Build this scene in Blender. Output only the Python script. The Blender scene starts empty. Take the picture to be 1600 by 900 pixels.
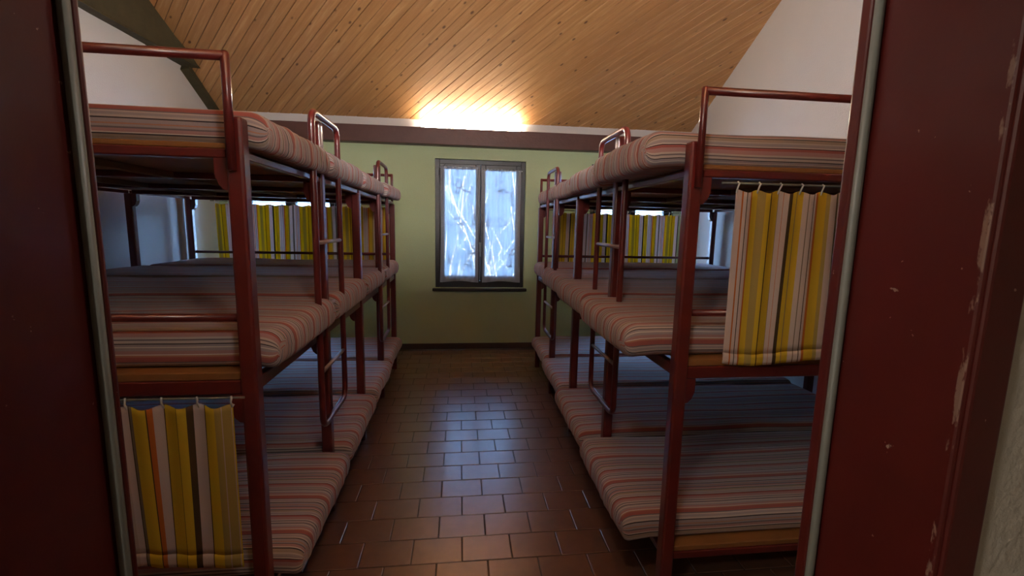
import bpy, bmesh, math, random
from mathutils import Vector, Matrix, noise
random.seed(7)
scene = bpy.context.scene
C = scene.collection

# ------------------------------------------------------------------ camera
EYE = 1.6
cam_d = bpy.data.cameras.new('camera'); cam = bpy.data.objects.new('camera', cam_d); C.objects.link(cam)
cam_d.sensor_width = 36.0; cam_d.lens = 696.9 / 1600 * 36.0; cam_d.clip_start = 0.02; cam_d.clip_end = 300
_F = Vector((0.115734, 0.983565, -0.138584)); _R = Vector((0.993272, -0.114042, 0.020120)); _U = Vector((-0.003985, 0.139980, 0.990146))
cam.matrix_world = Matrix(((_R.x, _U.x, -_F.x, 0), (_R.y, _U.y, -_F.y, 0), (_R.z, _U.z, -_F.z, EYE), (0, 0, 0, 1)))
scene.camera = cam

# ------------------------------------------------------------------ sky, sun, exposure
SKY_STRENGTH = 26.0; SUN_STRENGTH = 150.0
TUBE_EMIT = 300.0; NEAR_FILL_EMIT = 960.0; CORRIDOR_FILL_EMIT = 68.0; DOOR_FILL_EMIT = 36.0  # near tube, corridor and door emitters belong to added fill lamps
world = bpy.data.worlds.new('sky'); scene.world = world; world.use_nodes = True
_nt = world.node_tree; _nt.nodes.clear()
_o = _nt.nodes.new('ShaderNodeOutputWorld'); _b = _nt.nodes.new('ShaderNodeBackground'); _tc = _nt.nodes.new('ShaderNodeTexCoord')
_sx = _nt.nodes.new('ShaderNodeSeparateXYZ'); _cr = _nt.nodes.new('ShaderNodeValToRGB')
_cr.color_ramp.elements[0].position = 0.0; _cr.color_ramp.elements[0].color = (0.38, 0.64, 1.0, 1)
_cr.color_ramp.elements[1].position = 0.7; _cr.color_ramp.elements[1].color = (0.23, 0.47, 1.0, 1)
_b.inputs[1].default_value = SKY_STRENGTH
_nt.links.new(_tc.outputs['Generated'], _sx.inputs[0]); _nt.links.new(_sx.outputs['Z'], _cr.inputs[0])
_nt.links.new(_cr.outputs[0], _b.inputs[0]); _nt.links.new(_b.outputs[0], _o.inputs[0])
sun_d = bpy.data.lights.new('sun', 'SUN'); sun = bpy.data.objects.new('sun', sun_d); C.objects.link(sun)
sun_d.energy = SUN_STRENGTH; sun_d.angle = 0.01; sun_d.color = (1, 0.95, 0.87)
sun.rotation_euler = Vector((-1.0, -0.05, -0.55)).to_track_quat('-Z', 'Y').to_euler(); sun.location = (0, 0, 12)
vs = scene.view_settings
vs.view_transform = 'Standard'; vs.look = 'None'; vs.exposure = 0.38; vs.gamma = 1.0; vs.use_curve_mapping = False
scene.cycles.max_bounces = 12; scene.cycles.diffuse_bounces = 7; scene.cycles.glossy_bounces = 4
scene.cycles.transparent_max_bounces = 16; scene.cycles.transmission_bounces = 6
scene.cycles.use_denoising = True; scene.cycles.sample_clamp_indirect = 6.0
scene.cycles.caustics_reflective = False; scene.cycles.caustics_refractive = False

# ------------------------------------------------------------------ helpers
def lin(r, g, b):
    f = lambda c: (c / 255 / 12.92) if c / 255 <= 0.04045 else ((c / 255 + 0.055) / 1.055) ** 2.4
    return (f(r), f(g), f(b), 1.0)

class N:
    """small node-tree builder"""
    def __init__(self, name):
        self.m = bpy.data.materials.new(name); self.m.use_nodes = True
        self.t = self.m.node_tree; self.t.nodes.clear()
        self.out = self.t.nodes.new('ShaderNodeOutputMaterial')
    def n(self, kind, **kw):
        nd = self.t.nodes.new('ShaderNode' + kind)
        for k, v in kw.items():
            if k in nd.inputs.keys() if isinstance(k, str) else False: pass
            setattr(nd, k, v)
        return nd
    def l(self, a, b): self.t.links.new(a, b)
    def math(self, op, a, b=None):
        nd = self.n('Math', operation=op)
        for i, x in enumerate((a, b)):
            if x is None: continue
            if isinstance(x, (int, float)): nd.inputs[i].default_value = x
            else: self.l(x, nd.inputs[i])
        return nd.outputs[0]
    def mix(self, fac, a, b, mode='MIX'):
        nd = self.n('Mix', data_type='RGBA', blend_type=mode)
        for i, x in ((0, fac), (6, a), (7, b)):
            if isinstance(x, (int, float)): nd.inputs[i].default_value = x
            elif isinstance(x, tuple): nd.inputs[i].default_value = x
            else: self.l(x, nd.inputs[i])
        return nd.outputs[2]
    def ramp(self, fac, stops, interp='LINEAR'):
        nd = self.n('ValToRGB'); cr = nd.color_ramp; cr.interpolation = interp
        while len(cr.elements) < len(stops): cr.elements.new(0.5)
        for e, (p, c) in zip(cr.elements, stops): e.position = p; e.color = c if len(c) == 4 else (*c, 1)
        if fac is not None: self.l(fac, nd.inputs[0])
        return nd.outputs[0]
    def coord(self, which='Object', scale=(1, 1, 1), rot=(0, 0, 0)):
        tc = self.n('TexCoord'); mp = self.n('Mapping')
        mp.inputs['Scale'].default_value = scale; mp.inputs['Rotation'].default_value = rot
        self.l(tc.outputs[which], mp.inputs[0]); return mp.outputs[0]
    def world(self, scale=(1, 1, 1), rot=(0, 0, 0)):
        g = self.n('NewGeometry'); mp = self.n('Mapping')
        mp.inputs['Scale'].default_value = scale; mp.inputs['Rotation'].default_value = rot
        self.l(g.outputs['Position'], mp.inputs[0]); return mp.outputs[0]
    def noise(self, vec, scale=5, detail=4, rough=0.55):
        nd = self.n('TexNoise'); nd.inputs['Scale'].default_value = scale; nd.inputs['Detail'].default_value = detail
        nd.inputs['Roughness'].default_value = rough
        if vec is not None: self.l(vec, nd.inputs['Vector'])
        return nd.outputs[0]
    def bump(self, h, strength=0.3, dist=0.01):
        nd = self.n('Bump'); nd.inputs['Strength'].default_value = strength; nd.inputs['Distance'].default_value = dist
        self.l(h, nd.inputs['Height']); return nd.outputs[0]
    def bsdf(self, col, rough=0.5, metallic=0.0, coat=0.0, normal=None, spec=0.5, coat_rough=0.1, sheen=0.0, out=True):
        p = self.n('BsdfPrincipled')
        if isinstance(col, tuple): p.inputs['Base Color'].default_value = col
        else: self.l(col, p.inputs['Base Color'])
        if isinstance(rough, (int, float)): p.inputs['Roughness'].default_value = rough
        else: self.l(rough, p.inputs['Roughness'])
        p.inputs['Metallic'].default_value = metallic; p.inputs['Coat Weight'].default_value = coat
        p.inputs['Coat Roughness'].default_value = coat_rough; p.inputs['Specular IOR Level'].default_value = spec
        p.inputs['Sheen Weight'].default_value = sheen
        if normal is not None: self.l(normal, p.inputs['Normal'])
        if out: self.l(p.outputs[0], self.out.inputs[0])
        return p

M = {}
def plain(name, col, rough=0.6, var=0.06, scale=6, bump=0.0, bscale=60, **kw):
    a = N(name); v = a.world()
    n1 = a.noise(v, scale, 5)
    c = a.mix(a.math('MULTIPLY', n1, 1.0), tuple(x * (1 - var) for x in col[:3]) + (1,), tuple(min(1, x * (1 + var)) for x in col[:3]) + (1,))
    nm = a.bump(a.noise(v, bscale, 6), bump, 0.01) if bump else None
    a.bsdf(c, rough, normal=nm, **kw); M[name] = a.m

plain('plaster_white', lin(214, 208, 204), 0.9, 0.05, 2.5, 0.25, 90)
plain('plaster_green', lin(184, 194, 152), 0.85, 0.05, 2.0, 0.25, 90)
plain('corridor_plaster', lin(196, 190, 178), 0.9, 0.07, 9, 0.5, 70)
plain('beam_brown', lin(84, 50, 44), 0.5, 0.2, 14, 0.2, 30)
plain('old_timber', lin(68, 60, 36), 0.8, 0.4, 7, 0.8, 18)
plain('window_brown', lin(28, 18, 19), 0.4, 0.15, 20)
plain('baseboard_brown', lin(70, 46, 38), 0.5, 0.15, 12)
plain('grout', lin(88, 74, 64), 0.9, 0.2, 40, 0.3, 120)
plain('gasket_grey', lin(112, 113, 106), 0.45, 0.15, 30)
plain('plywood', lin(142, 98, 54), 0.6, 0.2, 9, 0.15, 50)
plain('under_board', lin(120, 92, 62), 0.7, 0.2, 9, 0.15, 50)
plain('white_plastic', lin(225, 225, 220), 0.4, 0.03)
plain('pipe_white', lin(215, 215, 208), 0.45, 0.05)
plain('ground_paving', lin(84, 98, 110), 0.95, 0.15, 3, 0.3, 20)
plain('hill_leaves', lin(150, 175, 165), 0.95, 0.35, 2, 0.5, 20)
plain('bark_pale', lin(240, 235, 225), 0.8, 0.2, 20)
plain('render_pale', lin(190, 200, 205), 0.9, 0.1, 4)
plain('roof_slab', lin(120, 100, 90), 0.9)

# chipped glossy red-brown paint
YEDGE = 0.3625
def paint(name, base, dark, rough, chips, coat, worn_y=None):
    a = N(name); v = a.world()
    c = a.mix(a.noise(v, 8, 4), dark, base)
    ch = a.ramp(a.noise(v, 70, 3, 0.6), [(0.0, (0, 0, 0)), (chips, (0, 0, 0)), (min(1, chips + 0.02), (1, 1, 1))])
    if worn_y is not None:      # paint worn through along the outer corner of the jamb
        g = a.n('NewGeometry'); sp = a.n('SeparateXYZ'); a.l(g.outputs['Position'], sp.inputs[0])
        near = a.math('LESS_THAN', a.math('ABSOLUTE', a.math('SUBTRACT', sp.outputs['Y'], worn_y)), 0.0030)
        wr = a.ramp(a.noise(a.world((1, 1, 0.35)), 60, 4, 0.7), [(0.0, (0, 0, 0)), (0.52, (0, 0, 0)), (0.58, (1, 1, 1))])
        ch = a.math('MAXIMUM', ch, a.math('MULTIPLY', near, a.math('MULTIPLY', wr, 0.7)))
    c = a.mix(ch, c, lin(150, 120, 105))
    a.bsdf(c, rough, coat=coat, coat_rough=0.12, normal=a.bump(a.noise(v, 45, 3), 0.08, 0.004)); M[name] = a.m
paint('bed_paint', lin(110, 37, 35), lin(86, 28, 27), 0.33, 0.76, 0.4)
paint('door_paint', lin(92, 26, 22), lin(70, 20, 17), 0.42, 0.72, 0.2, YEDGE)
a = N('rung_steel'); v = a.world(); a.bsdf(a.mix(a.noise(v, 40), lin(150, 120, 115), lin(190, 180, 175)), 0.3, metallic=0.7); M['rung_steel'] = a.m

# pine cladding: grain runs along the plank's own x axis
a = N('pine'); oi = a.n('ObjectInfo'); tc = a.n('TexCoord')
addv = a.n('VectorMath', operation='ADD'); mulr = a.n('VectorMath', operation='SCALE')
comb = a.n('CombineXYZ'); a.l(oi.outputs['Random'], comb.inputs[0]); a.l(oi.outputs['Random'], comb.inputs[1]); a.l(oi.outputs['Random'], comb.inputs[2])
a.l(comb.outputs[0], mulr.inputs[0]); mulr.inputs['Scale'].default_value = 37.0
a.l(tc.outputs['Object'], addv.inputs[0]); a.l(mulr.outputs[0], addv.inputs[1])
mp = a.n('Mapping'); mp.inputs['Scale'].default_value = (1.2, 16, 16); a.l(addv.outputs[0], mp.inputs[0])
grain = a.noise(mp.outputs[0], 2.2, 6, 0.6)
base = a.ramp(grain, [(0.3, lin(174, 126, 78)), (0.55, lin(194, 144, 92)), (0.75, lin(214, 172, 124))])
base = a.mix(a.math('MULTIPLY', oi.outputs['Random'], 0.45), base, lin(164, 114, 70))
mk = a.n('Mapping'); mk.inputs['Scale'].default_value = (5.5, 10.5, 10.5); a.l(addv.outputs[0], mk.inputs[0])
vo = a.n('TexVoronoi'); vo.inputs['Scale'].default_value = 1.0; a.l(mk.outputs[0], vo.inputs['Vector'])
kn = a.ramp(vo.outputs['Distance'], [(0.0, (1, 1, 1)), (0.08, (1, 1, 1)), (0.15, (0, 0, 0))])
sel = a.n('SeparateColor'); a.l(vo.outputs['Color'], sel.inputs[0])
kf = a.math('MULTIPLY', kn, a.math('GREATER_THAN', sel.outputs[0], 0.30))
col = a.mix(a.math('MULTIPLY', kf, 0.9), base, lin(84, 46, 24))
a.bsdf(col, 0.5, normal=a.bump(grain, 0.08, 0.004), coat=0.08, coat_rough=0.35); M['pine'] = a.m

# glazed brown floor tile
a = N('floor_tile'); oi = a.n('ObjectInfo'); v = a.world()
n1 = a.noise(v, 14, 5)
c = a.mix(n1, lin(104, 72, 56), lin(138, 98, 76))
c = a.mix(a.math('MULTIPLY', oi.outputs['Random'], 0.35), c, lin(118, 82, 66))
a.bsdf(c, 0.30, spec=0.9, coat=0.8, coat_rough=0.24); M['floor_tile'] = a.m

# striped mattress ticking: attribute "stripe" holds metres across the cloth
ticking = [
 ('g', .010), ('k', .004), ('c', .006), ('g', .008), ('c', .004), ('d', .004), ('r', .016), ('o', .005), ('w', .003), ('p', .010),
 ('g', .009), ('w', .003), ('g', .007), ('k', .003), ('c', .008), ('d', .004), ('c', .006), ('p', .014), ('r', .008), ('k', .003),
 ('w', .003), ('g', .010), ('c', .005), ('t', .010), ('k', .004), ('w', .003), ('p', .009), ('d', .005), ('g', .006), ('o', .004)]
tcol = {'g': lin(178, 166, 170), 'k': lin(58, 54, 60), 'c': lin(208, 194, 188), 'd': lin(122, 112, 118), 'r': lin(178, 100, 94), 'o': lin(194, 142, 118),
        'w': lin(234, 224, 216), 'p': lin(190, 148, 146), 't': lin(178, 160, 144)}
a = N('mattress_ticking'); at = a.n('Attribute', attribute_name='stripe'); oi = a.n('ObjectInfo')
tot = sum(w for _, w in ticking)
s = a.math('ADD', at.outputs['Fac'], a.math('MULTIPLY', oi.outputs['Random'], 3.0))
wv = a.noise(a.coord('Object'), 3.0, 2); s = a.math('ADD', s, a.math('MULTIPLY', wv, 0.006))
fr = a.math('FRACT', a.math('DIVIDE', s, tot * 1.2))
st = []; acc = 0
for k, w in ticking: st.append((acc / tot, tcol[k])); acc += w
c = a.ramp(fr, st, 'CONSTANT')
fine = a.n('TexWave', wave_type='BANDS', bands_direction='X'); fine.inputs['Scale'].default_value = 90
cs = a.n('CombineXYZ'); a.l(s, cs.inputs[0]); a.l(cs.outputs[0], fine.inputs['Vector'])
c = a.mix(a.math('MULTIPLY', fine.outputs['Fac'], 0.22), c, lin(120, 104, 104))
weave = a.noise(a.coord('Object'), 420, 2)
big = a.noise(a.coord('Object', (1, 0.5, 1)), 9, 3)
hgt = a.math('ADD', a.math('MULTIPLY', weave, 0.15), big)
a.bsdf(c, 0.92, sheen=0.15, spec=0.2, normal=a.bump(hgt, 0.45, 0.012)); M['ticking'] = a.m

# striped bed curtain: attribute "stripe" = metres across the cloth
Yl, Y2, Tn = lin(250, 218, 66), lin(240, 204, 58), lin(206, 180, 104)
Wh, Cr, Br, Or, Gy = lin(240, 222, 214), lin(224, 204, 190), lin(78, 62, 48), lin(222, 124, 56), lin(150, 132, 112)
curt = [(Wh, .022), (Or, .004), (Wh, .012), (Br, .004), (Wh, .014), (Or, .006), (Yl, .030), (Tn, .030), (Yl, .020), (Br, .005), (Y2, .034), (Gy, .003),
        (Wh, .016), (Or, .003), (Wh, .018), (Br, .016), (Yl, .020), (Gy, .003), (Y2, .024), (Wh, .018), (Gy, .003), (Wh, .016), (Br, .005), (Wh, .010), (Or, .010),
        (Y2, .034), (Tn, .014), (Wh, .030), (Br, .005), (Gy, .008)]
curt2 = [(Wh, .020), (Br, .004), (Gy, .010), (Yl, .048), (Br, .003), (Or, .014), (Wh, .030), (Br, .004), (Y2, .040), (Br, .002), (Yl, .030), (Br, .020), (Wh, .038),
         (Br, .003), (Yl, .034), (Tn, .020), (Cr, .003), (Tn, .026), (Cr, .003), (Y2, .012), (Yl, .026), (Cr, .014), (Or, .005), (Cr, .012)]
def curtain_mat(name, trans, curt):
    a = N(name); at = a.n('Attribute', attribute_name='stripe'); tot = sum(w for _, w in curt)
    fr = a.math('FRACT', a.math('DIVIDE', at.outputs['Fac'], tot)); st = []; acc = 0
    for c, w in curt: st.append((acc / tot, c)); acc += w
    c = a.ramp(fr, st, 'CONSTANT')
    c = a.mix(a.math('MULTIPLY', a.noise(a.coord('Object', (60, 1, 60)), 12, 2), 0.18), c, lin(190, 160, 110))
    p = a.bsdf(c, 0.95, spec=0.15, normal=a.bump(a.noise(a.coord('Object'), 300, 2), 0.25, 0.004), out=False)
    tr = a.n('BsdfTranslucent'); a.l(c, tr.inputs[0]); mx = a.n('MixShader'); mx.inputs[0].default_value = trans
    a.l(p.outputs[0], mx.inputs[1]); a.l(tr.outputs[0], mx.inputs[2]); a.l(mx.outputs[0], a.out.inputs[0]); M[name] = a.m
curtain_mat('curtain_stripe', 0.28, curt); curtain_mat('curtain_wide_stripe', 0.28, curt2)

# window glass (thin) and sheer lace
a = N('window_glass'); t = a.n('BsdfTransparent'); g = a.n('BsdfGlossy'); g.inputs['Roughness'].default_value = 0.02
fz = a.n('Fresnel'); fz.inputs[0].default_value = 1.45; mx = a.n('MixShader')
a.l(fz.outputs[0], mx.inputs[0]); a.l(t.outputs[0], mx.inputs[1]); a.l(g.outputs[0], mx.inputs[2]); a.l(mx.outputs[0], a.out.inputs[0]); M['glass'] = a.m
def sheer(name, through):
    a = N(name)
    v = a.coord('Object')
    vo = a.n('TexVoronoi', feature='DISTANCE_TO_EDGE'); vo.inputs['Scale'].default_value = 13; a.l(v, vo.inputs['Vector'])
    lace = a.ramp(vo.outputs['Distance'], [(0.0, (1, 1, 1)), (0.03, (1, 1, 1)), (0.06, (0, 0, 0))])
    msk = a.ramp(a.noise(v, 3.0, 2), [(0.5, (0, 0, 0)), (0.6, (1, 1, 1))])
    lf = a.math('MULTIPLY', lace, msk)
    fac = a.math('ADD', a.math('MULTIPLY', lf, 0.12), 1 - through)
    d = a.n('BsdfDiffuse'); d.inputs[0].default_value = lin(214, 216, 222)
    tl = a.n('BsdfTranslucent'); tl.inputs[0].default_value = lin(54, 60, 68)
    m1 = a.n('MixShader'); m1.inputs[0].default_value = 0.55; a.l(d.outputs[0], m1.inputs[1]); a.l(tl.outputs[0], m1.inputs[2])
    tp = a.n('BsdfTransparent'); m2 = a.n('MixShader'); a.l(fac, m2.inputs[0]); a.l(tp.outputs[0], m2.inputs[1]); a.l(m1.outputs[0], m2.inputs[2])
    a.l(m2.outputs[0], a.out.inputs[0]); M[name] = a.m
sheer('sheer_voile', 0.078); sheer('sheer_hem', 0.05)
def emit(name, col, strength):
    a = N(name); e = a.n('Emission'); e.inputs[0].default_value = col; e.inputs[1].default_value = strength
    a.l(e.outputs[0], a.out.inputs[0]); M[name] = a.m
emit('tube_glow', (1.0, 0.86, 0.66, 1), TUBE_EMIT)
emit('near_fill_glow', (1.0, 0.97, 0.94, 1), NEAR_FILL_EMIT)
emit('door_fill_glow', (1.0, 0.90, 0.80, 1), DOOR_FILL_EMIT)
emit('corridor_fill_glow', (1.0, 0.90, 0.78, 1), CORRIDOR_FILL_EMIT)

# ------------------------------------------------------------------ geometry helpers
class MB:
    def __init__(self): self.v = []; self.f = []; self.sm = []
    def add(self, vs_, fs_, smooth=False):
        b = len(self.v); self.v += [tuple(x) for x in vs_]; self.f += [tuple(i + b for i in f) for f in fs_]; self.sm += [smooth] * len(fs_)
        return self
    def box(self, x0, x1, y0, y1, z0, z1):
        return self.add([(x0, y0, z0), (x1, y0, z0), (x1, y1, z0), (x0, y1, z0), (x0, y0, z1), (x1, y0, z1), (x1, y1, z1), (x0, y1, z1)],
                        [(0, 3, 2, 1), (4, 5, 6, 7), (0, 1, 5, 4), (1, 2, 6, 5), (2, 3, 7, 6), (3, 0, 4, 7)])
    def bbox(self, x0, x1, y0, y1, z0, z1, r=0.005, seg=2):
        bm = bmesh.new(); bmesh.ops.create_cube(bm, size=1.0)
        for v in bm.verts: v.co = Vector(((x0 + x1) / 2 + v.co.x * (x1 - x0), (y0 + y1) / 2 + v.co.y * (y1 - y0), (z0 + z1) / 2 + v.co.z * (z1 - z0)))
        bmesh.ops.bevel(bm, geom=bm.edges[:], offset=r, segments=seg, affect='EDGES', profile=0.5)
        bm.verts.index_update()
        self.add([v.co[:] for v in bm.verts], [[v.index for v in f.verts] for f in bm.faces], False); bm.free(); return self
    def tube(self, pts, r, n=10, closed=False):
        pts = [Vector(p) for p in pts]; m = len(pts); rings = []
        up = None
        for i, p in enumerate(pts):
            if closed: d = (pts[(i + 1) % m] - pts[i - 1]).normalized()
            else: d = ((pts[min(i + 1, m - 1)]) - pts[max(i - 1, 0)]).normalized()
            if up is None:
                up = d.orthogonal().normalized()
            else:
                up = (up - d * up.dot(d)).normalized()
            w = d.cross(up)
            rr = r[i] if isinstance(r, (list, tuple)) else r
            rings.append([p + (up * math.cos(2 * math.pi * k / n) + w * math.sin(2 * math.pi * k / n)) * rr for k in range(n)])
        vv = [q for rg in rings for q in rg]; ff = []
        for i in range(m if closed else m - 1):
            j = (i + 1) % m
            for k in range(n): ff.append((i * n + k, i * n + (k + 1) % n, j * n + (k + 1) % n, j * n + k))
        self.add(vv, ff, True)
        if not closed:
            b = len(self.v) - len(vv)
            self.f.append(tuple(b + k for k in reversed(range(n)))); self.sm.append(False)
            self.f.append(tuple(b + (m - 1) * n + k for k in range(n))); self.sm.append(False)
        return self
    def prism(self, poly, axis, a, b):
        """extrude a 2-D polygon along an axis (0 x,1 y,2 z)"""
        n = len(poly)
        def P(q, t):
            q = list(q); q.insert(axis, t); return tuple(q)
        vv = [P(q, a) for q in poly] + [P(q, b) for q in poly]
        ff = [tuple(range(n)), tuple(reversed(range(n, 2 * n)))] + [(i, i + n, (i + 1) % n + n, (i + 1) % n) for i in range(n)]
        return self.add(vv, ff)
    def mesh(self, name):
        me = bpy.data.meshes.new(name); me.from_pydata(self.v, [], self.f)
        me.polygons.foreach_set('use_smooth', self.sm); 
        bm = bmesh.new(); bm.from_mesh(me); bmesh.ops.recalc_face_normals(bm, faces=bm.faces); bm.to_mesh(me); bm.free()
        me.update(); return me
    def build(self, name, mat, parent=None, loc=None):
        me = self.mesh(name); me.materials.append(M[mat]); return link(name, me, parent, loc)
def link(name, me, parent=None, loc=None):
    o = bpy.data.objects.new(name, me); C.objects.link(o)
    if parent is not None:
        o.parent = parent
    if loc is not None: o.location = loc
    return o
def empty(name, loc=(0, 0, 0)):
    o = bpy.data.objects.new(name, None); o.empty_display_size = 0.1; C.objects.link(o); o.location = loc; return o
def tag(o, label=None, cat=None, group=None, kind=None):
    if label: o['label'] = label
    if cat: o['category'] = cat
    if group: o['group'] = group
    if kind: o['kind'] = kind
    return o

# ------------------------------------------------------------------ measures (metres)
XL, XR = -2.81, 2.955            # side walls
YW = 5.68                        # far wall
YN0, YN1 = 0.37, 0.515           # near wall (doorway wall): corridor face, room face
ZC, SL = 2.84, 0.58              # ceiling height at far wall, slope
YRIDGE = 3.15
ZR = ZC + SL * (YW - YRIDGE)
ZNEAR = ZR - SL * (YRIDGE - YN1)
WT = 0.30
WIN_Z0, WIN_Z1 = 0.80, 2.396
WINS = [(-2.586, -1.460), (-0.311, 0.815), (1.659, 2.785)]
JL, JR = -0.378, 0.4815          # door reveal faces

# ------------------------------------------------------------------ structure: walls
def gable(name, x0, x1, label):
    poly = [(YN0, 0), (YW + WT, 0), (YW + WT, ZC - SL * WT + .1), (YW, ZC + .1), (YRIDGE, ZR + .1), (YN1, ZNEAR + .1), (YN0, ZNEAR + .02)]
    o = MB().prism(poly, 0, x0, x1).build(name, 'plaster_white'); return tag(o, label, 'wall', kind='structure')
gable('wall_left', XL - 0.25, XL, 'white plaster gable wall behind the left bunk row')
gable('wall_right', XR, XR + 0.25, 'white plaster gable wall behind the right bunk row')
m = MB(); xs = [XL]
for a_, b_ in WINS: xs += [a_, b_]
xs.append(XR)
BEAM_Z0, BEAM_Z1 = 2.535, 2.725
for i in range(0, len(xs), 2): m.box(xs[i], xs[i + 1], YW, YW + WT, 0, BEAM_Z1)
for a_, b_ in WINS:
    m.box(a_, b_, YW, YW + WT, 0, WIN_Z0); m.box(a_, b_, YW, YW + WT, WIN_Z1, BEAM_Z1)
wf = tag(m.build('wall_far', 'plaster_green'), 'green painted wall with three windows at the end of the room', 'wall', kind='structure')
MB().prism([(YW, BEAM_Z1), (YW + WT, BEAM_Z1), (YW + WT, ZC - SL * WT + .02), (YW, ZC + .02)], 0, XL, XR).build('upper_band', 'plaster_white', wf)
m = MB()
for x0, x1 in ((XL - .25, JL - .03), (JR + .03, XR + .25)): m.box(x0, x1, YN0, YN1 - .005, 0, 2.1)
m.box(XL - .25, XR + .25, YN0, YN1 - .005, 2.1, ZNEAR)
tag(m.build('wall_near', 'corridor_plaster'), 'rough grey plaster wall around the doorway', 'wall', kind='structure')
# corridor behind the camera
cw = empty('wall_corridor'); tag(cw, 'pale plaster walls of the corridor behind the doorway', 'wall', kind='structure')
MB().box(-2.2, 2.2, -1.5, -1.4, 0, 2.5).build('back_wall', 'corridor_plaster', cw)
MB().box(-2.3, -2.2, -1.5, YN0, 0, 2.5).build('end_wall', 'corridor_plaster', cw)
MB().box(2.2, 2.3, -1.5, YN0, 0, 2.5).build('end_wall', 'corridor_plaster', cw)
tag(MB().box(-2.3, 2.3, -1.5, YN0, 2.5, 2.6).build('ceiling_corridor', 'corridor_plaster'), 'plain plaster ceiling of the corridor', 'ceiling', kind='structure')
# baseboard
tag(MB().bbox(XL, XR, YW - .012, YW, 0.0, 0.075, .003, 1).build('baseboard_far', 'baseboard_brown'), 'low dark brown baseboard along the green wall', 'baseboard', kind='structure')

# ------------------------------------------------------------------ floor with single tiles
fl = MB().box(XL - .1, XR + .1, -1.5, YW + .1, -0.12, -0.004).build('floor', 'grout')
tag(fl, 'brown glazed tiles laid in running bond', 'floor', kind='structure')
TW, TR, TX, TY = 0.2432, 0.1738, 0.0155, 1.9478
tile_me = MB().bbox(-TW / 2 + .003, TW / 2 - .003, -TR / 2 + .003, TR / 2 - .003, -.012, 0, .0022, 1).mesh('tile'); tile_me.materials.append(M['floor_tile'])
spots = []
for j in range(-21, 22):
    y = TY + (j + .5) * TR
    off = TX + (TW / 2 if j % 2 == 0 else 0)
    if y + TR / 2 > YW or y < -1.4: continue
    for i in range(-13, 14):
        x = off + i * TW
        if x - TW / 2 < XL or x + TW / 2 > XR: continue
        spots.append((x, y))
def floor_rank(s):
    x, y = s
    if y < 1.3: return 1e3 + abs(y - 1.3)
    return max(0, abs(x - 0.08) - 0.62) * 3 + y * 0.02
spots.sort(key=floor_rank)
for x, y in spots[:300]:
    t = link('tile', tile_me, fl, (x, y, random.uniform(-.0008, .0006)))
m = MB()
tv = [v.co[:] for v in tile_me.vertices]; tf = [tuple(p.vertices) for p in tile_me.polygons]
for x, y in spots[300:]: m.add([(vx + x, vy + y, vz) for vx, vy, vz in tv], tf)
tag(m.build('tile_field', 'floor_tile', fl), kind='stuff')

# ------------------------------------------------------------------ ceiling: single diagonal planks
ce = empty('ceiling', (0, YW, ZC)); tag(ce, 'sloping ceiling clad with diagonal knotty pine planks', 'ceiling', kind='structure')
sl_ang = math.atan(SL); cs_, sn_ = math.cos(sl_ang), math.sin(sl_ang)
LEN = (YW - YRIDGE) / cs_
# plane coordinates: a = world x, b = distance up the slope from the far wall
def plane_pt(a_, b_, d=0.0):   # d = depth below plane
    return Vector((a_, YW - b_ * cs_ - d * sn_, ZC + b_ * sn_ - d * cs_))
def clip(poly, nx, ny, c):
    out = []
    for i in range(len(poly)):
        p, q = poly[i], poly[(i + 1) % len(poly)]
        dp, dq = nx * p[0] + ny * p[1] - c, nx * q[0] + ny * q[1] - c
        if dp <= 0: out.append(p)
        if (dp < 0 < dq) or (dq < 0 < dp):
            t_ = dp / (dp - dq); out.append((p[0] + (q[0] - p[0]) * t_, p[1] + (q[1] - p[1]) * t_))
    return out
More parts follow.
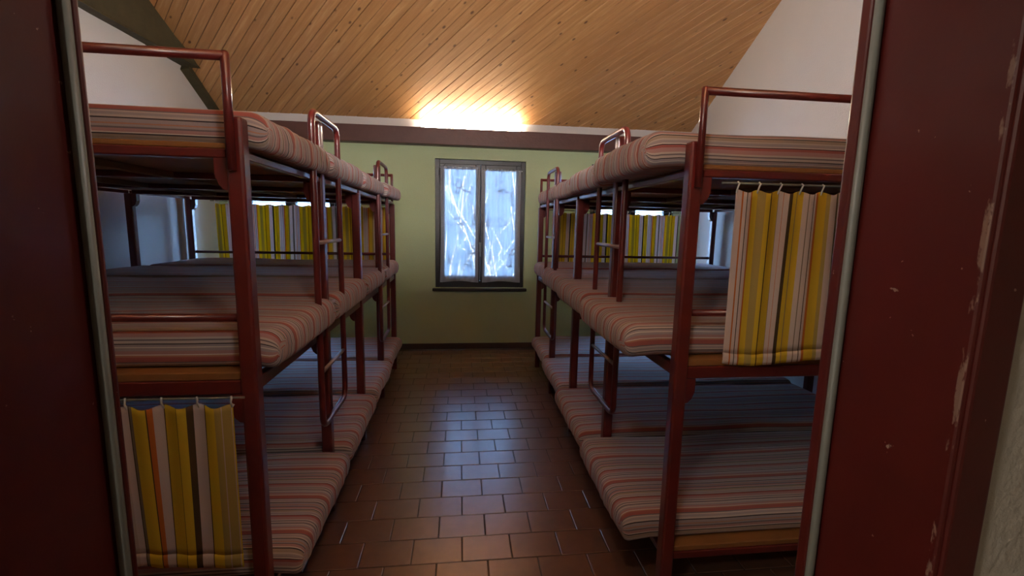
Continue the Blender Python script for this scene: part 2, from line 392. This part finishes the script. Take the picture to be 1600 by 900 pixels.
# plank direction in plan is -44 deg; in plane coords
dirv = Vector((math.cos(math.radians(44)), math.sin(math.radians(44)) / cs_)).normalized()
nrm = Vector((-dirv.y, dirv.x))
PW = 0.123 * abs(nrm.x); GAP = 0.0035
kmin = int(min(nrm.x * XL, nrm.x * XR, nrm.x * XR + nrm.y * LEN) / PW) - 3
k = kmin
for k in range(kmin, kmin + 140):
    c0, c1 = k * PW + GAP / 2, (k + 1) * PW - GAP / 2
    poly = [(XL - .05, -.05), (XR + .05, -.05), (XR + .05, LEN), (XL - .05, LEN)]
    poly = clip(poly, nrm.x, nrm.y, c1); 
    if len(poly) < 3: continue
    poly = clip(poly, -nrm.x, -nrm.y, -c0)
    if len(poly) < 3: continue
    cx = sum(p[0] for p in poly) / len(poly); cy = sum(p[1] for p in poly) / len(poly)
    # plank local frame: x along grain, y across, z out of the plane (downwards side is the visible one)
    ex = (plane_pt(dirv.x, dirv.y) - plane_pt(0, 0)); ey = (plane_pt(nrm.x, nrm.y) - plane_pt(0, 0)); ez = ex.cross(ey)
    org = plane_pt(cx, cy)
    loc2 = [((p[0] - cx) * dirv.x + (p[1] - cy) * dirv.y, (p[0] - cx) * nrm.x + (p[1] - cy) * nrm.y) for p in poly]
    sgn = 1 if ez.z > 0 else -1      # z up: board body above the plane
    dep = random.uniform(-.0012, .0012)
    chm = [(u * 1.0, w - .0025 * (1 if w > 0 else -1) if abs(abs(w) - (PW - GAP) / 2) < 1e-4 or True else w) for u, w in loc2]
    n_ = len(loc2)
    vv = [(u, w, dep) for u, w in chm] + [(u, w, dep + .003 * sgn) for u, w in loc2] + [(u, w, dep + .018 * sgn) for u, w in loc2]
    ff = [tuple(range(n_))] + [(i, (i + 1) % n_, (i + 1) % n_ + n_, i + n_) for i in range(n_)] + [(i + n_, (i + 1) % n_ + n_, (i + 1) % n_ + 2 * n_, i + 2 * n_) for i in range(n_)] + [tuple(range(2 * n_, 3 * n_))]
    pl = MB().add(vv, ff).build('plank', 'pine', ce)
    wm = Matrix(((ex.x, ey.x, ez.x, org.x), (ex.y, ey.y, ez.y, org.y), (ex.z, ey.z, ez.z, org.z), (0, 0, 0, 1)))
    pl.matrix_local = Matrix.Translation(-ce.location) @ wm
def slab(name, y0, z0, y1, z1, th, mat):
    return MB().prism([(y0, z0), (y1, z1), (y1, z1 + th), (y0, z0 + th)], 0, XL - .25, XR + .25).build(name, mat, ce, -ce.location)
slab('backing_far_slope', YW + .6, ZC - SL * .6 + .025, YRIDGE, ZR + .025, .12, 'beam_brown')
slab('near_slope', YRIDGE, ZR + .02, YN0 - .1, ZNEAR - .06 + .02, .12, 'plywood')
# timber along the left wall, dark strip where ceiling meets it
m = MB()
ys = [5.34, 5.20, 5.05, 4.85, 4.6, 4.3, 4.0, 3.6, 3.15]; rr = []
for i, y in enumerate(ys):
    xf = [-2.675, -2.66, -2.655, -2.69, -2.715, -2.72, -2.73, -2.73, -2.73][i] + random.uniform(-.006, .006)
    zb = 3.14 + random.uniform(-.008, .008) + (0.0 if y > 4.4 else 0)
    zt = ZC + SL * (YW - y) + .01
    rr.append([(XL - .02, y, zb), (xf + .01, y, zb - .004), (xf, y, zb + .02), (xf, y, max(zt, zb + .03)), (XL - .02, y, max(zt, zb + .03))])
n_ = 5; vv = [q for r_ in rr for q in r_]; ff = [tuple(range(n_)), tuple(range(len(vv) - n_, len(vv)))]
for i in range(len(rr) - 1):
    for q in range(n_): ff.append((i * n_ + q, i * n_ + (q + 1) % n_, (i + 1) * n_ + (q + 1) % n_, (i + 1) * n_ + q))
tag(m.add(vv, ff).build('trim_2', 'old_timber'), 'rough dark old timber beam along the top of the left wall', 'beam', kind='structure')
m = MB(); p0, p1 = plane_pt(0, 0.0), plane_pt(0, .62)
m.add([(x, p.y - d * sn_, p.z - d * cs_) for p in (p0, p1) for x, d in ((XL - .01, -.01), (XL - .01, .07), (XL + .075, .055), (XL + .075, -.01))],
      [(0, 1, 2, 3), (7, 6, 5, 4)] + [(i, (i + 1) % 4, (i + 1) % 4 + 4, i + 4) for i in range(4)])
tag(m.build('trim_3', 'old_timber'), 'narrow dark strip where the left wall meets the ceiling', 'trim', kind='structure')
# brown fascia beam over the windows
BY0 = YW - 0.15
tag(MB().bbox(XL, XR, BY0, YW, BEAM_Z0, BEAM_Z1, .004, 1).build('trim_1', 'beam_brown'), 'long dark brown beam above the windows', 'beam', kind='structure')

# lamp lying behind the beam edge
def batten(name, x, y, z, ln, glow, label):
    r_ = empty(name, (x, y, z)); tag(r_, label, 'lamp')
    MB().bbox(-ln / 2, ln / 2, -.022, .022, 0, .012, .003, 1).build('housing', 'white_plastic', r_)
    MB().tube([(-ln / 2 + .03, 0, .022), (ln / 2 - .03, 0, .022)], .009, 12).build('tube', glow, r_)
    for s_ in (-1, 1): MB().bbox(s_ * (ln / 2 - .02) - .012, s_ * (ln / 2 - .02) + .012, -.014, .014, .010, .036, .002, 1).build('end_cap', 'white_plastic', r_)
    return r_
batten('strip_lamp', 0.13, YW - .055, BEAM_Z1, 1.25, 'tube_glow', 'glowing strip lamp hidden on top of the beam over the middle window')
# unseen near-wall beam with a strip lamp added to brighten the whole room
tag(MB().bbox(XL, XR, YN1, YN1 + .15, 2.35, 2.5, .004, 1).build('trim_4', 'beam_brown'), 'dark brown beam above the doorway inside the room', 'beam', kind='structure')
batten('strip_lamp', 0.13, YN1 + .06, 2.5, 1.25, 'near_fill_glow', 'added unseen strip lamp on top of the beam above the doorway')

# ------------------------------------------------------------------ windows
def window(idx, x0, x1, label):
    r_ = empty('window_%d' % idx, (x0, YW, WIN_Z0)); tag(r_, label, 'window', kind='structure')
    W, H = x1 - x0, WIN_Z1 - WIN_Z0; fw, d0, d1 = .055, .045, .115
    m = MB()
    for b in ((0, fw, 0, H), (W - fw, W, 0, H), (fw, W - fw, 0, fw + .03), (fw, W - fw, H - fw, H)): m.bbox(b[0], b[1], d0, d1, b[2], b[3], .004, 1)
    m.build('frame', 'window_brown', r_)
    mid = W / 2
    for a_, b_ in ((fw, mid - .001), (mid + .001, W - fw)):
        m = MB(); s_ = .06; z0, z1 = fw + .03, H - fw
        for b in ((a_, a_ + s_, z0, z1), (b_ - s_, b_, z0, z1), (a_ + s_, b_ - s_, z0, z0 + s_), (a_ + s_, b_ - s_, z1 - s_, z1)): m.bbox(b[0], b[1], d0 - .02, d1 - .02, b[2], b[3], .006, 1)
        cz = m.build('casement', 'window_brown', r_)
        MB().box(a_ + s_ - .01, b_ - s_ + .01, .066, .07, z0 + s_ - .01, z1 - s_ + .01).build('pane', 'glass', cz)
        hx = a_ - .004 if a_ < mid - .1 else b_ + .004
        for hz in (z0 + .12, z1 - .15): MB().tube([(hx, d0 - .012, hz), (hx, d0 - .012, hz + .07)], .008, 8).build('hinge', 'window_brown', cz)
    hd = MB().bbox(mid - .014, mid + .014, .012, .026, .46, .58, .004, 1).build('handle', 'gasket_grey', r_)
    MB().bbox(mid - .009, mid + .009, -.012, .004, .40, .53, .004, 1).tube([(mid, -.004, .52), (mid, .02, .52)], .008, 8).build('lever', 'gasket_grey', hd)
    MB().bbox(-.035, W + .037, -.055, d0 + .02, -.038, -.002, .005, 1).build('sill', 'window_brown', r_)
    return r_
window(1, *WINS[0], 'brown casement window behind the left bunk row')
window(2, *WINS[1], 'brown double casement window in the middle of the green wall')
window(3, *WINS[2], 'brown casement window behind the right bunk row')

def grid_sheet(nu, nv, fn, th=0.0):
    """sheet of (nu+1)x(nv+1) points fn(u,v)->(co, stripe)"""
    vv, st, ff = [], [], []
    for j in range(nv + 1):
        for i in range(nu + 1):
            co, s_ = fn(i / nu, j / nv); vv.append(co); st.append(s_)
    for j in range(nv):
        for i in range(nu): q = j * (nu + 1) + i; ff.append((q, q + 1, q + nu + 2, q + nu + 1))
    return vv, ff, st
def cloth(name, vv, ff, st, mat, parent, th=0.0):
    me = bpy.data.meshes.new(name); me.from_pydata(vv, [], ff); me.polygons.foreach_set('use_smooth', [True] * len(ff))
    at_ = me.attributes.new('stripe', 'FLOAT', 'POINT'); at_.data.foreach_set('value', st)
    me.materials.append(M[mat]); me.update(); o = link(name, me, parent)
    if th:
        md = o.modifiers.new('thickness', 'SOLIDIFY'); md.thickness = th; md.offset = 0
    return o
def sheer_curtain(x0, x1, z0, z1, label, group, seed):
    r_ = empty('sheer_curtain', ((x0 + x1) / 2, YW - .004, z0)); tag(r_, label, 'curtain', group)
    W, H = x1 - x0, z1 - z0; rnd = random.Random(seed); ph = [rnd.uniform(0, 6) for _ in range(4)]
    def fn(u, v, zt=None):
        x = (u - .5) * W * (1 - .035 * math.sin(math.pi * v) + .05 * (1 - v))
        y = .009 * math.sin(u * 34 + ph[0] + .5 * math.sin(v * 5 + ph[1])) * (.55 + .45 * v) + .006 * math.sin(u * 13 + ph[2] + v * 2)
        return x, y
    def main(u, v):
        x, y = fn(u, .07 + v * .90); dip = -.014 + .032 * math.sin(math.pi * u) ** 2
        zb = .075 + dip; return (x, y - .004, zb + (H - .03 - zb) * v), 0
    def hem(u, v):
        x, y = fn(u, v * .07); dip = -.014 + .018 * math.sin(math.pi * u) ** 2; dip2 = -.014 + .032 * math.sin(math.pi * u) ** 2
        return (x, y - .004, dip + (.075 + dip2 - dip) * v), 0
    def head(u, v):
        x, y = fn(u, .97 + v * .03); return (x, y * 1.3 - .004, H - .03 + .03 * v + .003 * math.sin(u * 70) * v), 0
    cloth('voile', *grid_sheet(60, 14, main), 'sheer_voile', r_)
    cloth('hem', *grid_sheet(60, 2, hem), 'sheer_hem', r_)
    cloth('heading', *grid_sheet(60, 2, head), 'sheer_hem', r_)
    MB().tube([(-W / 2 - .015, .004, H - .012), (W / 2 + .015, .004, H - .012)], .005, 8).build('rod', 'white_plastic', r_)
for i, (a_, b_) in enumerate(WINS):
    mid = (a_ + b_) / 2
    names = ['behind the left bunk row', 'of the middle window', 'behind the right bunk row'][i]
    if i == 1: sheer_curtain(a_ + .070, mid - .032, .885, 2.305, 'white lace sheer curtain on the left casement ' + names, 'lace window curtains', 10 + i)
    if i == 1: sheer_curtain(mid + .038, b_ - .060, .885, 2.285, 'white lace sheer curtain on the right casement ' + names, 'lace window curtains', 20 + i)
    pd = bpy.data.lights.new('window_portal', 'AREA'); pd.shape = 'RECTANGLE'; pd.size = b_ - a_; pd.size_y = WIN_Z1 - WIN_Z0; pd.cycles.is_portal = True
    po = bpy.data.objects.new('window_portal', pd); C.objects.link(po); po.location = (mid, YW + WT + .02, (WIN_Z0 + WIN_Z1) / 2); po.rotation_euler = (-math.pi / 2, 0, 0)

# ------------------------------------------------------------------ door frame
df = empty('door_1', (0, YN0, 0)); tag(df, 'dark red painted steel door frame around the open doorway', 'door frame', kind='structure')
def dpart(name, mat, *b): 
    o = MB().bbox(*b, .003, 2).build(name, mat, df, (0, -YN0, 0)); return o
DH = 2.06
for s_, j in ((-1, JL), (1, JR)):
    lo, hi = sorted((j, j + s_ * .035))
    dpart('jamb', 'door_paint', lo, hi, YN0 - .012, YN1 if s_ > 0 else .508, 0, DH)
    lo, hi = sorted((j - s_ * .012, j + s_ * .03)); dpart('stop', 'door_paint', lo, hi, .502, YN1 + .003 if s_ > 0 else .5095, 0, DH)
    lo, hi = sorted((j - s_ * .0125, j + s_ * .002))
    MB().tube([(j - s_ * .0060, .4985, .005), (j - s_ * .0060, .4985, DH - .02)], .0053, 10).build('gasket', 'gasket_grey', df, (0, -YN0, 0))
    lo, hi = sorted((j + s_ * .004, j + s_ * .044)); dpart('architrave', 'door_paint', lo, hi, YN0 - .016, YN0 + .004, 0, DH + .04)
dpart('head_jamb', 'door_paint', JL - .03, JR + .03, YN0 - .012, YN1, DH, DH + .035)
dpart('head_architrave', 'door_paint', JL - .044, JR + .044, YN0 - .016, YN0 + .004, DH + .004, DH + .044)

# ------------------------------------------------------------------ bunk rows
TIERS = [0.205, 1.005, 1.795]      # underside of the rails
RHS, BTS = [.032, .050, .030], [.024, .028, .018]   # rail height, board thickness per tier
MTH = [.112, .132, .114]           # mattress thickness per tier
MAT_Z = [t_ + a_ + b_ for t_, a_, b_ in zip(TIERS, RHS, BTS)]
def arc_path(pts, r, seg=6):
    """rounded polyline"""
    out = [Vector(pts[0])]
    for i in range(1, len(pts) - 1):
        p, q, w = Vector(pts[i - 1]), Vector(pts[i]), Vector(pts[i + 1])
        d1, d2 = (p - q).normalized(), (w - q).normalized()
        a_, b_ = q + d1 * r, q + d2 * r
        for t_ in range(seg + 1):
            u = t_ / seg; out.append(a_ * (1 - u) ** 2 + q * 2 * u * (1 - u) + b_ * u ** 2)
    out.append(Vector(pts[-1])); return out
def bunk_row(side, xa, xw, y1, dy, label):
    """side -1 left, +1 right. xa aisle posts, xw wall posts"""
    r_ = empty('bunk_bed_frame', (xa, y1, 0)); tag(r_, label, 'bunk bed', 'bunk bed frames')
    off = (-xa, -y1, 0); s = side; ps = .027
    def B(mb, name, mat, parent=r_):
        return mb.build(name, mat, parent, off if parent is r_ else (0, 0, 0))
    ys_ = [y1 + k_ * dy for k_ in range(5)]
    tops = [1.925, 2.092, 1.80, 2.092, 1.80]
    for k_, y in enumerate(ys_):
        B(MB().bbox(xa - ps, xa + ps, y - ps, y + ps, 0, tops[k_], .009, 2), 'post', 'bed_paint')
        B(MB().bbox(xw - ps, xw + ps, y - ps, y + ps, 0, 1.80, .009, 2), 'post', 'bed_paint')
        for tz, RH in zip(TIERS, RHS):
            x0, x1 = sorted((xa + s * ps, xw - s * ps))
            B(MB().bbox(x0, x1, y - .018, y + .018, tz, tz + RH, .004, 1), 'cross_rail', 'bed_paint')
            if tz > .5:
                for xc, d in ((xa, s), (xw, -s)):
                    xx = lambda t_: xc + d * (ps - .004 + t_)
                    poly = [(xx(0), tz), (xx(.042), tz), (xx(.042), tz - .055), (xx(.030), tz - .085), (xx(.014), tz - .100), (xx(0), tz - .102)]
                    B(MB().prism(poly, 1, y - .020, y + .020), 'bracket', 'bed_paint')
    for tz, RH, BT in zip(TIERS, RHS, BTS):
        for xc in (xa, xw):
            for k_ in range(4):
                B(MB().bbox(xc - .016, xc + .016, ys_[k_] + ps, ys_[k_ + 1] - ps, tz + .002, tz + RH - .002, .003, 1), 'side_rail', 'bed_paint')
        for k_ in range(4):
            ya, yb = ys_[k_], ys_[k_ + 1]
            x0, x1 = sorted((xa + s * .030, xw - s * .030))
            ya_ = ya - .012 if k_ == 0 else ya + .002
            yb_ = yb + .012 if k_ == 3 else yb - .002
            B(MB().bbox(x0, x1, ya_, yb_, tz + RH, tz + RH + BT, .003, 1), 'slat_board', 'plywood')
            for sx in (.33, .66):
                xm = x0 + (x1 - x0) * sx
                B(MB().bbox(xm - .02, xm + .02, ya + .019, yb - .019, tz + RH - .03, tz + RH, .003, 1), 'joist', 'under_board')
    # guard rails: bent tube at both ends of the top tier, straight bar at the middle tier
    for y, e in ((ys_[0], -1), (ys_[4], 1)):
        yy = y + e * .012
        xg = xa + s * .003
        yg = yy + e * .026; xh = xw - s * .02
        g_ = MB().tube([(xg, yg, 1.755), (xg, yg, 2.104), (xg, yg, 2.112)], [.0135, .0135, .009], 12)
        g_.tube([(xg, yg, 2.098), (xh, yg, 2.098)], .0145, 12).tube([(xh, yg, 1.755), (xh, yg, 2.108)], .0135, 12)
        B(g_, 'guard_rail', 'bed_paint')
        B(MB().tube([(xa + s * .02, y, 1.272), (xw - s * .02, y, 1.272)], .014, 10), 'guard_bar', 'bed_paint')
    # ladders welded to the second and fourth aisle post
    for k_ in (1, 3):
        y = ys_[k_]; xl_ = xa - s * (ps + .017); hw = .215; zb, zt = .585, 2.10
        loop = []
        cor = [(y - hw, zb), (y + hw, zb), (y + hw, zt), (y - hw, zt)]
        rad = .065
        for i in range(4):
            p, q, w = Vector(cor[i - 1]), Vector(cor[i]), Vector(cor[(i + 1) % 4]); d1, d2 = (p - q).normalized(), (w - q).normalized()
            for t_ in range(7):
                u = t_ / 6; v2 = (q + d1 * rad) * (1 - u) ** 2 + q * 2 * u * (1 - u) + (q + d2 * rad) * u ** 2; loop.append((xl_, v2.x, v2.y))
        ld = B(MB().tube(loop, .0155, 10, closed=True), 'ladder', 'bed_paint')
        for z in (1.50, 1.18, .865):
            MB().tube([(xl_, y - hw + .008, z), (xl_, y + hw - .008, z)], .0105, 10).build('rung', 'rung_steel', ld)
        for z in (2.03, 1.50, .64):
            x0, x1 = sorted((xl_, xa)); MB().bbox(x0, x1, y - .012, y + .012, z - .008, z + .008, .002, 1).build('bracket', 'bed_paint', ld) if False else None
    return ys_
LY = bunk_row(-1, -0.717, -2.700, 1.583, 0.8274, 'red-brown steel triple-tier bunk row along the left wall')
RY = bunk_row(1, 0.877, 2.884, 1.647, 0.8068, 'red-brown steel triple-tier bunk row along the right wall')

# ------------------------------------------------------------------ mattresses
def mattress(s, xe, ln, yc, w, z0, th, seed, rough):
    """s side; xe aisle-end x; the stripe attribute is the distance across the cloth"""
    rnd = random.Random(seed); r = th * .31
    sec = []  # (y, z, stripe)
    ny = 22
    def arc(cy, cz, a0, a1, s0, sgn, n=5):
        for i in range(n + 1):
            t_ = i / n; a_ = a0 + (a1 - a0) * t_; sec.append((cy + r * math.cos(a_), cz + r * math.sin(a_), s0 + sgn * r * abs(a_ - a0)))
    hw = w / 2
    for i in range(ny + 1):
        y = -hw + r + (w - 2 * r) * i / ny; sec.append((y, th, y))
    arc(hw - r, th - r, math.pi / 2, 0, hw - r, 1); s1 = hw - r + r * math.pi / 2
    for i in range(1, 3): sec.append((hw, th - r - (th - 2 * r) * i / 3, s1 + (th - 2 * r) * i / 3))
    s2 = s1 + th - 2 * r
    arc(hw - r, r, 0, -math.pi / 2, s2, 1)
    for i in range(1, ny): y = hw - r - (w - 2 * r) * i / ny; sec.append((y, 0, y))
    arc(-hw + r, r, -math.pi / 2, -math.pi, -s2 - r * math.pi / 2, 1)
    for i in range(1, 3): sec.append((-hw, r + (th - 2 * r) * i / 3, -s2 + (th - 2 * r) * i / 3))
    arc(-hw + r, th - r, math.pi, math.pi / 2, -s1, 1)
    sec.pop()
    n = len(sec); rings = []
    re = th * .42
    xs_ = []   # (x offset from aisle end, shrink)
    for i in range(7):
        a_ = math.pi / 2 * i / 6; xs_.append((re * (1 - math.sin(a_)), math.cos(a_)))
    prof = [(x, sh) for x, sh in xs_]
    nx = 26
    body = [(re + (ln - 2 * re) * i / nx, 1.0) for i in range(1, nx)]
    full = list(reversed(prof)) ; full = sorted(prof + body + [(ln - x, sh) for x, sh in prof])
    vv, st = [], []
    for x, sh in full:
        for y, z, q in sec:
            zc = th / 2
            zz = zc + (z - zc) * (max(0, sh) ** .62 if sh > 1e-6 else 0.0)
            yy = y * (1 - .06 * (1 - max(0, sh) ** .8))
            X = xe + s * x
            # small puckers near the aisle end, soft waves elsewhere
            pk = math.exp(-x / .07)
            nv_ = noise.noise(Vector((X * 2.2 + seed * 3.1, yy * 2.6, zz * 4 + seed)))
            n2 = noise.noise(Vector((X * 9 + seed * 1.7, yy * 26 + seed, zz * 6)))
            top = max(0, min(1, zz / th))
            zz += (nv_ * .010 + n2 * .0028 * pk * rough) * top
            X -= s * (n2 * .006 * pk * rough + noise.noise(Vector((seed * 2.0, yy * 4, zz * 3))) * .010 * pk)
            dr = .020 * math.exp(-(x / .055) ** 2) * (1 - .75 * top)
            vv.append((X, yc + yy, z0 + max(0.0, zz) - dr)); st.append(q)
    ff = []
    m_ = len(full)
    for i in range(m_ - 1):
        for k_ in range(n): ff.append((i * n + k_, i * n + (k_ + 1) % n, (i + 1) * n + (k_ + 1) % n, (i + 1) * n + k_))
    return vv, ff, st
order = ['nearest the doorway', 'second from the doorway', 'third from the doorway', 'beside the green wall']
tier_n = ['bottom', 'middle', 'top']
LEND = [[-.590, -.600, -.610, -.630], [-.635, -.645, -.650, -.655], [-.640, -.650, -.650, -.625]]
REND = [[.700, .725, .770, .805], [.665, .705, .745, .810], [.705, .770, .810, .835]]
seed = 1
for side, ys_, ends, sn in ((-1, LY, LEND, 'left'), (1, RY, REND, 'right')):
    for t_ in range(3):
        for k_ in range(4):
            ya, yb = ys_[k_] + .031, ys_[k_ + 1] - .031
            xe = ends[t_][k_]
            vv, ff, st = mattress(side, xe, 2.0, 0, yb - ya, 0, MTH[t_] + (.020 if t_ == 2 and side == 1 else .006 if t_ == 2 else 0), seed, 1.0 + .6 * (t_ == 2))
            r0 = (xe, (ya + yb) / 2, MAT_Z[t_])
            vv = [(x - xe, y, z) for x, y, z in vv]
            o = cloth('mattress', vv, ff, st, 'ticking', None)
            bm = bmesh.new(); bm.from_mesh(o.data); bmesh.ops.remove_doubles(bm, verts=bm.verts, dist=2e-4)
            bmesh.ops.recalc_face_normals(bm, faces=bm.faces); bm.to_mesh(o.data); bm.free(); o.data.update()
            o.location = r0
            tag(o, 'striped mattress on the %s tier of the %s bunk row, %s' % (tier_n[t_], sn, order[k_]), 'mattress', 'striped bunk mattresses')
            seed += 1

# ------------------------------------------------------------------ bed curtains
def bed_curtain(x0, x1, y, ztop, zbot, hooks, rod, label, start, seed, fold=.006, hemh=.045, sweep=0.0, mirror=False, mat='curtain_stripe'):
    r_ = empty('bed_curtain', ((x0 + x1) / 2, y, zbot)); tag(r_, label, 'curtain', 'striped bed curtains')
    W, H = x1 - x0, ztop - zbot; rnd = random.Random(seed); ph = [rnd.uniform(0, 6) for _ in range(5)]
    nf = hooks - 1
    def pos(u, v):
        x = -W / 2 + u * W + sweep * (1 - v) * (1 - u) + .010 * math.sin(u * 9 + ph[0]) * (1 - v)
        yy = fold * (math.cos(u * nf * 2 * math.pi) * (.35 + .65 * v) + .55 * math.sin(u * 11 + ph[1] + v * 1.4)) + .012 * (1 - v) * math.sin(u * 5 + ph[2])
        z = H * v - .010 * (1 - math.cos(u * nf * 2 * math.pi)) * v * .6 + .012 * math.sin(u * 6 + ph[3]) * (1 - v)
        return x, yy, z
    hv = hemh / H
    L = W * 1.03
    f1 = lambda u, v: (pos(u, hv + v * (1 - hv)), start + (1 - u if mirror else u) * L)
    def f2(u, v):
        x, yy, z = pos(u, v * hv); return (x, yy - .002 * math.sin(math.pi * v), z), start + (1 - u if mirror else u) * L
    cloth('cloth', *grid_sheet(96, 22, f1), mat, r_, .0022)
    cloth('hem', *grid_sheet(96, 3, f2), mat, r_, .0050)
    MB().tube([(-W / 2 - .04 - rod, 0, H + .022), (W / 2 + .04, 0, H + .022)], .0042, 8).build('rod', 'gasket_grey', r_)
    for i in range(hooks):
        u = (i + .02) / nf if i == 0 else (i - .02) / nf if i == nf else i / nf
        x, yy, z = pos(u, 1.0)
        pth = [(x, 0, H + .028), (x + .004, -.006, H + .022), (x, -.006 + yy * .5, H + .008), (x, yy, z - .012), (x + .004, yy + .004, z - .004)]
        MB().tube(pth, .0032, 6).build('hook', 'white_plastic', r_)
    return r_
bed_curtain(1.030, 1.640, RY[0] - .045, 1.752, 1.078, 8, .02, 'yellow and white striped curtain hanging from the top tier of right bunks', 0.0, 3)
bed_curtain(-1.42, -0.762, LY[0] - .050, 0.985, 0.388, 7, .0, 'yellow striped curtain hanging below the middle tier of the left bunks', 0.10, 5, .008, .05, mat='curtain_wide_stripe')
bed_curtain(-2.50, -0.79, LY[4] + .065, 1.768, 1.05, 14, .0, 'backlit yellow striped curtain at the window end of the left bunks', 0.08, 8)
bed_curtain(1.02, 2.50, RY[4] + .065, 1.757, 1.05, 13, .0, 'backlit yellow striped curtain at the window end of the right bunks', 0.02, 9)

# heating pipe on the left wall
m = MB().tube([(XL + .045, 4.99, 0), (XL + .045, 4.99, 2.6)], .035, 14)
tag(m.build('heating_pipe', 'pipe_white'), 'white vertical pipe on the left wall behind the last bunk post', 'pipe')

# ------------------------------------------------------------------ corridor lamp (unseen, added to light the jamb and corridor wall)
cl = empty('fill_ceiling_lamp', (-1.3, -0.5, 2.5)); tag(cl, 'added unseen ceiling lamp in the corridor behind the doorway', 'lamp')
def dome(r, h, n=20, k=6):
    vv, ff = [(0, 0, -h)], []
    for j in range(1, k + 1):
        a_ = math.pi / 2 * j / k
        for i in range(n): vv.append((r * math.sin(a_) * math.cos(2 * math.pi * i / n), r * math.sin(a_) * math.sin(2 * math.pi * i / n), -h * math.cos(a_)))
    for i in range(n): ff.append((0, 1 + i, 1 + (i + 1) % n))
    for j in range(k - 1):
        for i in range(n): ff.append((1 + j * n + i, 1 + j * n + (i + 1) % n, 1 + (j + 1) * n + (i + 1) % n, 1 + (j + 1) * n + i))
    return vv, ff
MB().add(*dome(.14, .08), True).build('lamp_shade', 'corridor_fill_glow', cl, (0, 0, -.012))
MB().tube([(0, 0, -.014), (0, 0, 0)], .15, 24).build('base', 'white_plastic', cl)

# round lamp above the doorway inside the room (unseen, added to light the near bunk ends)
wl = empty('fill_wall_lamp', (0.06, YN1 - .005, 2.22)); tag(wl, 'added unseen round fill lamp above the doorway inside the room', 'lamp'); wl.rotation_euler = (math.pi / 2, 0, 0)
MB().add(*dome(.10, .06), True).build('lamp_shade', 'door_fill_glow', wl, (0, 0, -.012))
MB().tube([(0, 0, -.014), (0, 0, 0)], .108, 24).build('base', 'white_plastic', wl)

# ------------------------------------------------------------------ outdoors
gr = MB().add([(-30, YW + WT, -.6), (30, YW + WT, -.6), (30, 11, -.6), (-30, 11, -.6), (30, 22, 0.2), (-30, 22, 0.2), (30, 60, 3), (-30, 60, 3)],
              [(0, 1, 2, 3), (3, 2, 4, 5), (5, 4, 6, 7)]).build('ground', 'ground_paving'); tag(gr, 'grey paved yard outside the windows', 'ground', kind='structure')
yw_ = MB().bbox(-9, 9, 11.5, 11.8, -.62, 3.3, .01, 1).bbox(-9.05, 9.05, 11.44, 11.86, 3.3, 3.38, .01, 1).build('wall_yard', 'render_pale')
tag(yw_, 'pale rendered yard wall outside the middle window', 'wall', kind='structure')
def shrub(name, base, seed, n, h, label):
    rnd = random.Random(seed); r_ = empty(name, base); tag(r_, label, 'shrub', 'bare shrubs outside')
    for i in range(n):
        az = rnd.uniform(0, 6.28); lean = rnd.uniform(.25, .8); d = Vector((math.cos(az) * lean, math.sin(az) * lean * .5, 1)).normalized()
        p = Vector((0, 0, 0)); pts = [p.copy()]; ln = h * rnd.uniform(.7, 1.1)
        for k_ in range(7): d = (d + Vector((rnd.uniform(-.16, .16), rnd.uniform(-.1, .1), .02))).normalized(); p = p + d * ln / 7; pts.append(p.copy())
        st_ = MB().tube(pts, [.028 - .0026 * q for q in range(8)], 6).build('branch', 'bark_pale', r_)
        for q in (2, 3, 4, 5, 6):
            e = (d + Vector((rnd.uniform(-1, 1), rnd.uniform(-.5, .5), rnd.uniform(0, .6)))).normalized(); L_ = ln * rnd.uniform(.12, .3)
            MB().tube([pts[q], pts[q] + e * L_ * .5 + Vector((0, 0, .02)), pts[q] + e * L_], [.013, .010, .006], 5).build('twig', 'bark_pale', st_)
shrub('bare_shrub', (-.25, 9.0, -.5), 4, 9, 3.2, 'pale bare shrub seen through the left pane of the middle window')
shrub('bare_shrub', (1.0, 9.6, -.5), 11, 7, 3.4, 'pale bare shrub seen through the right pane of the middle window')
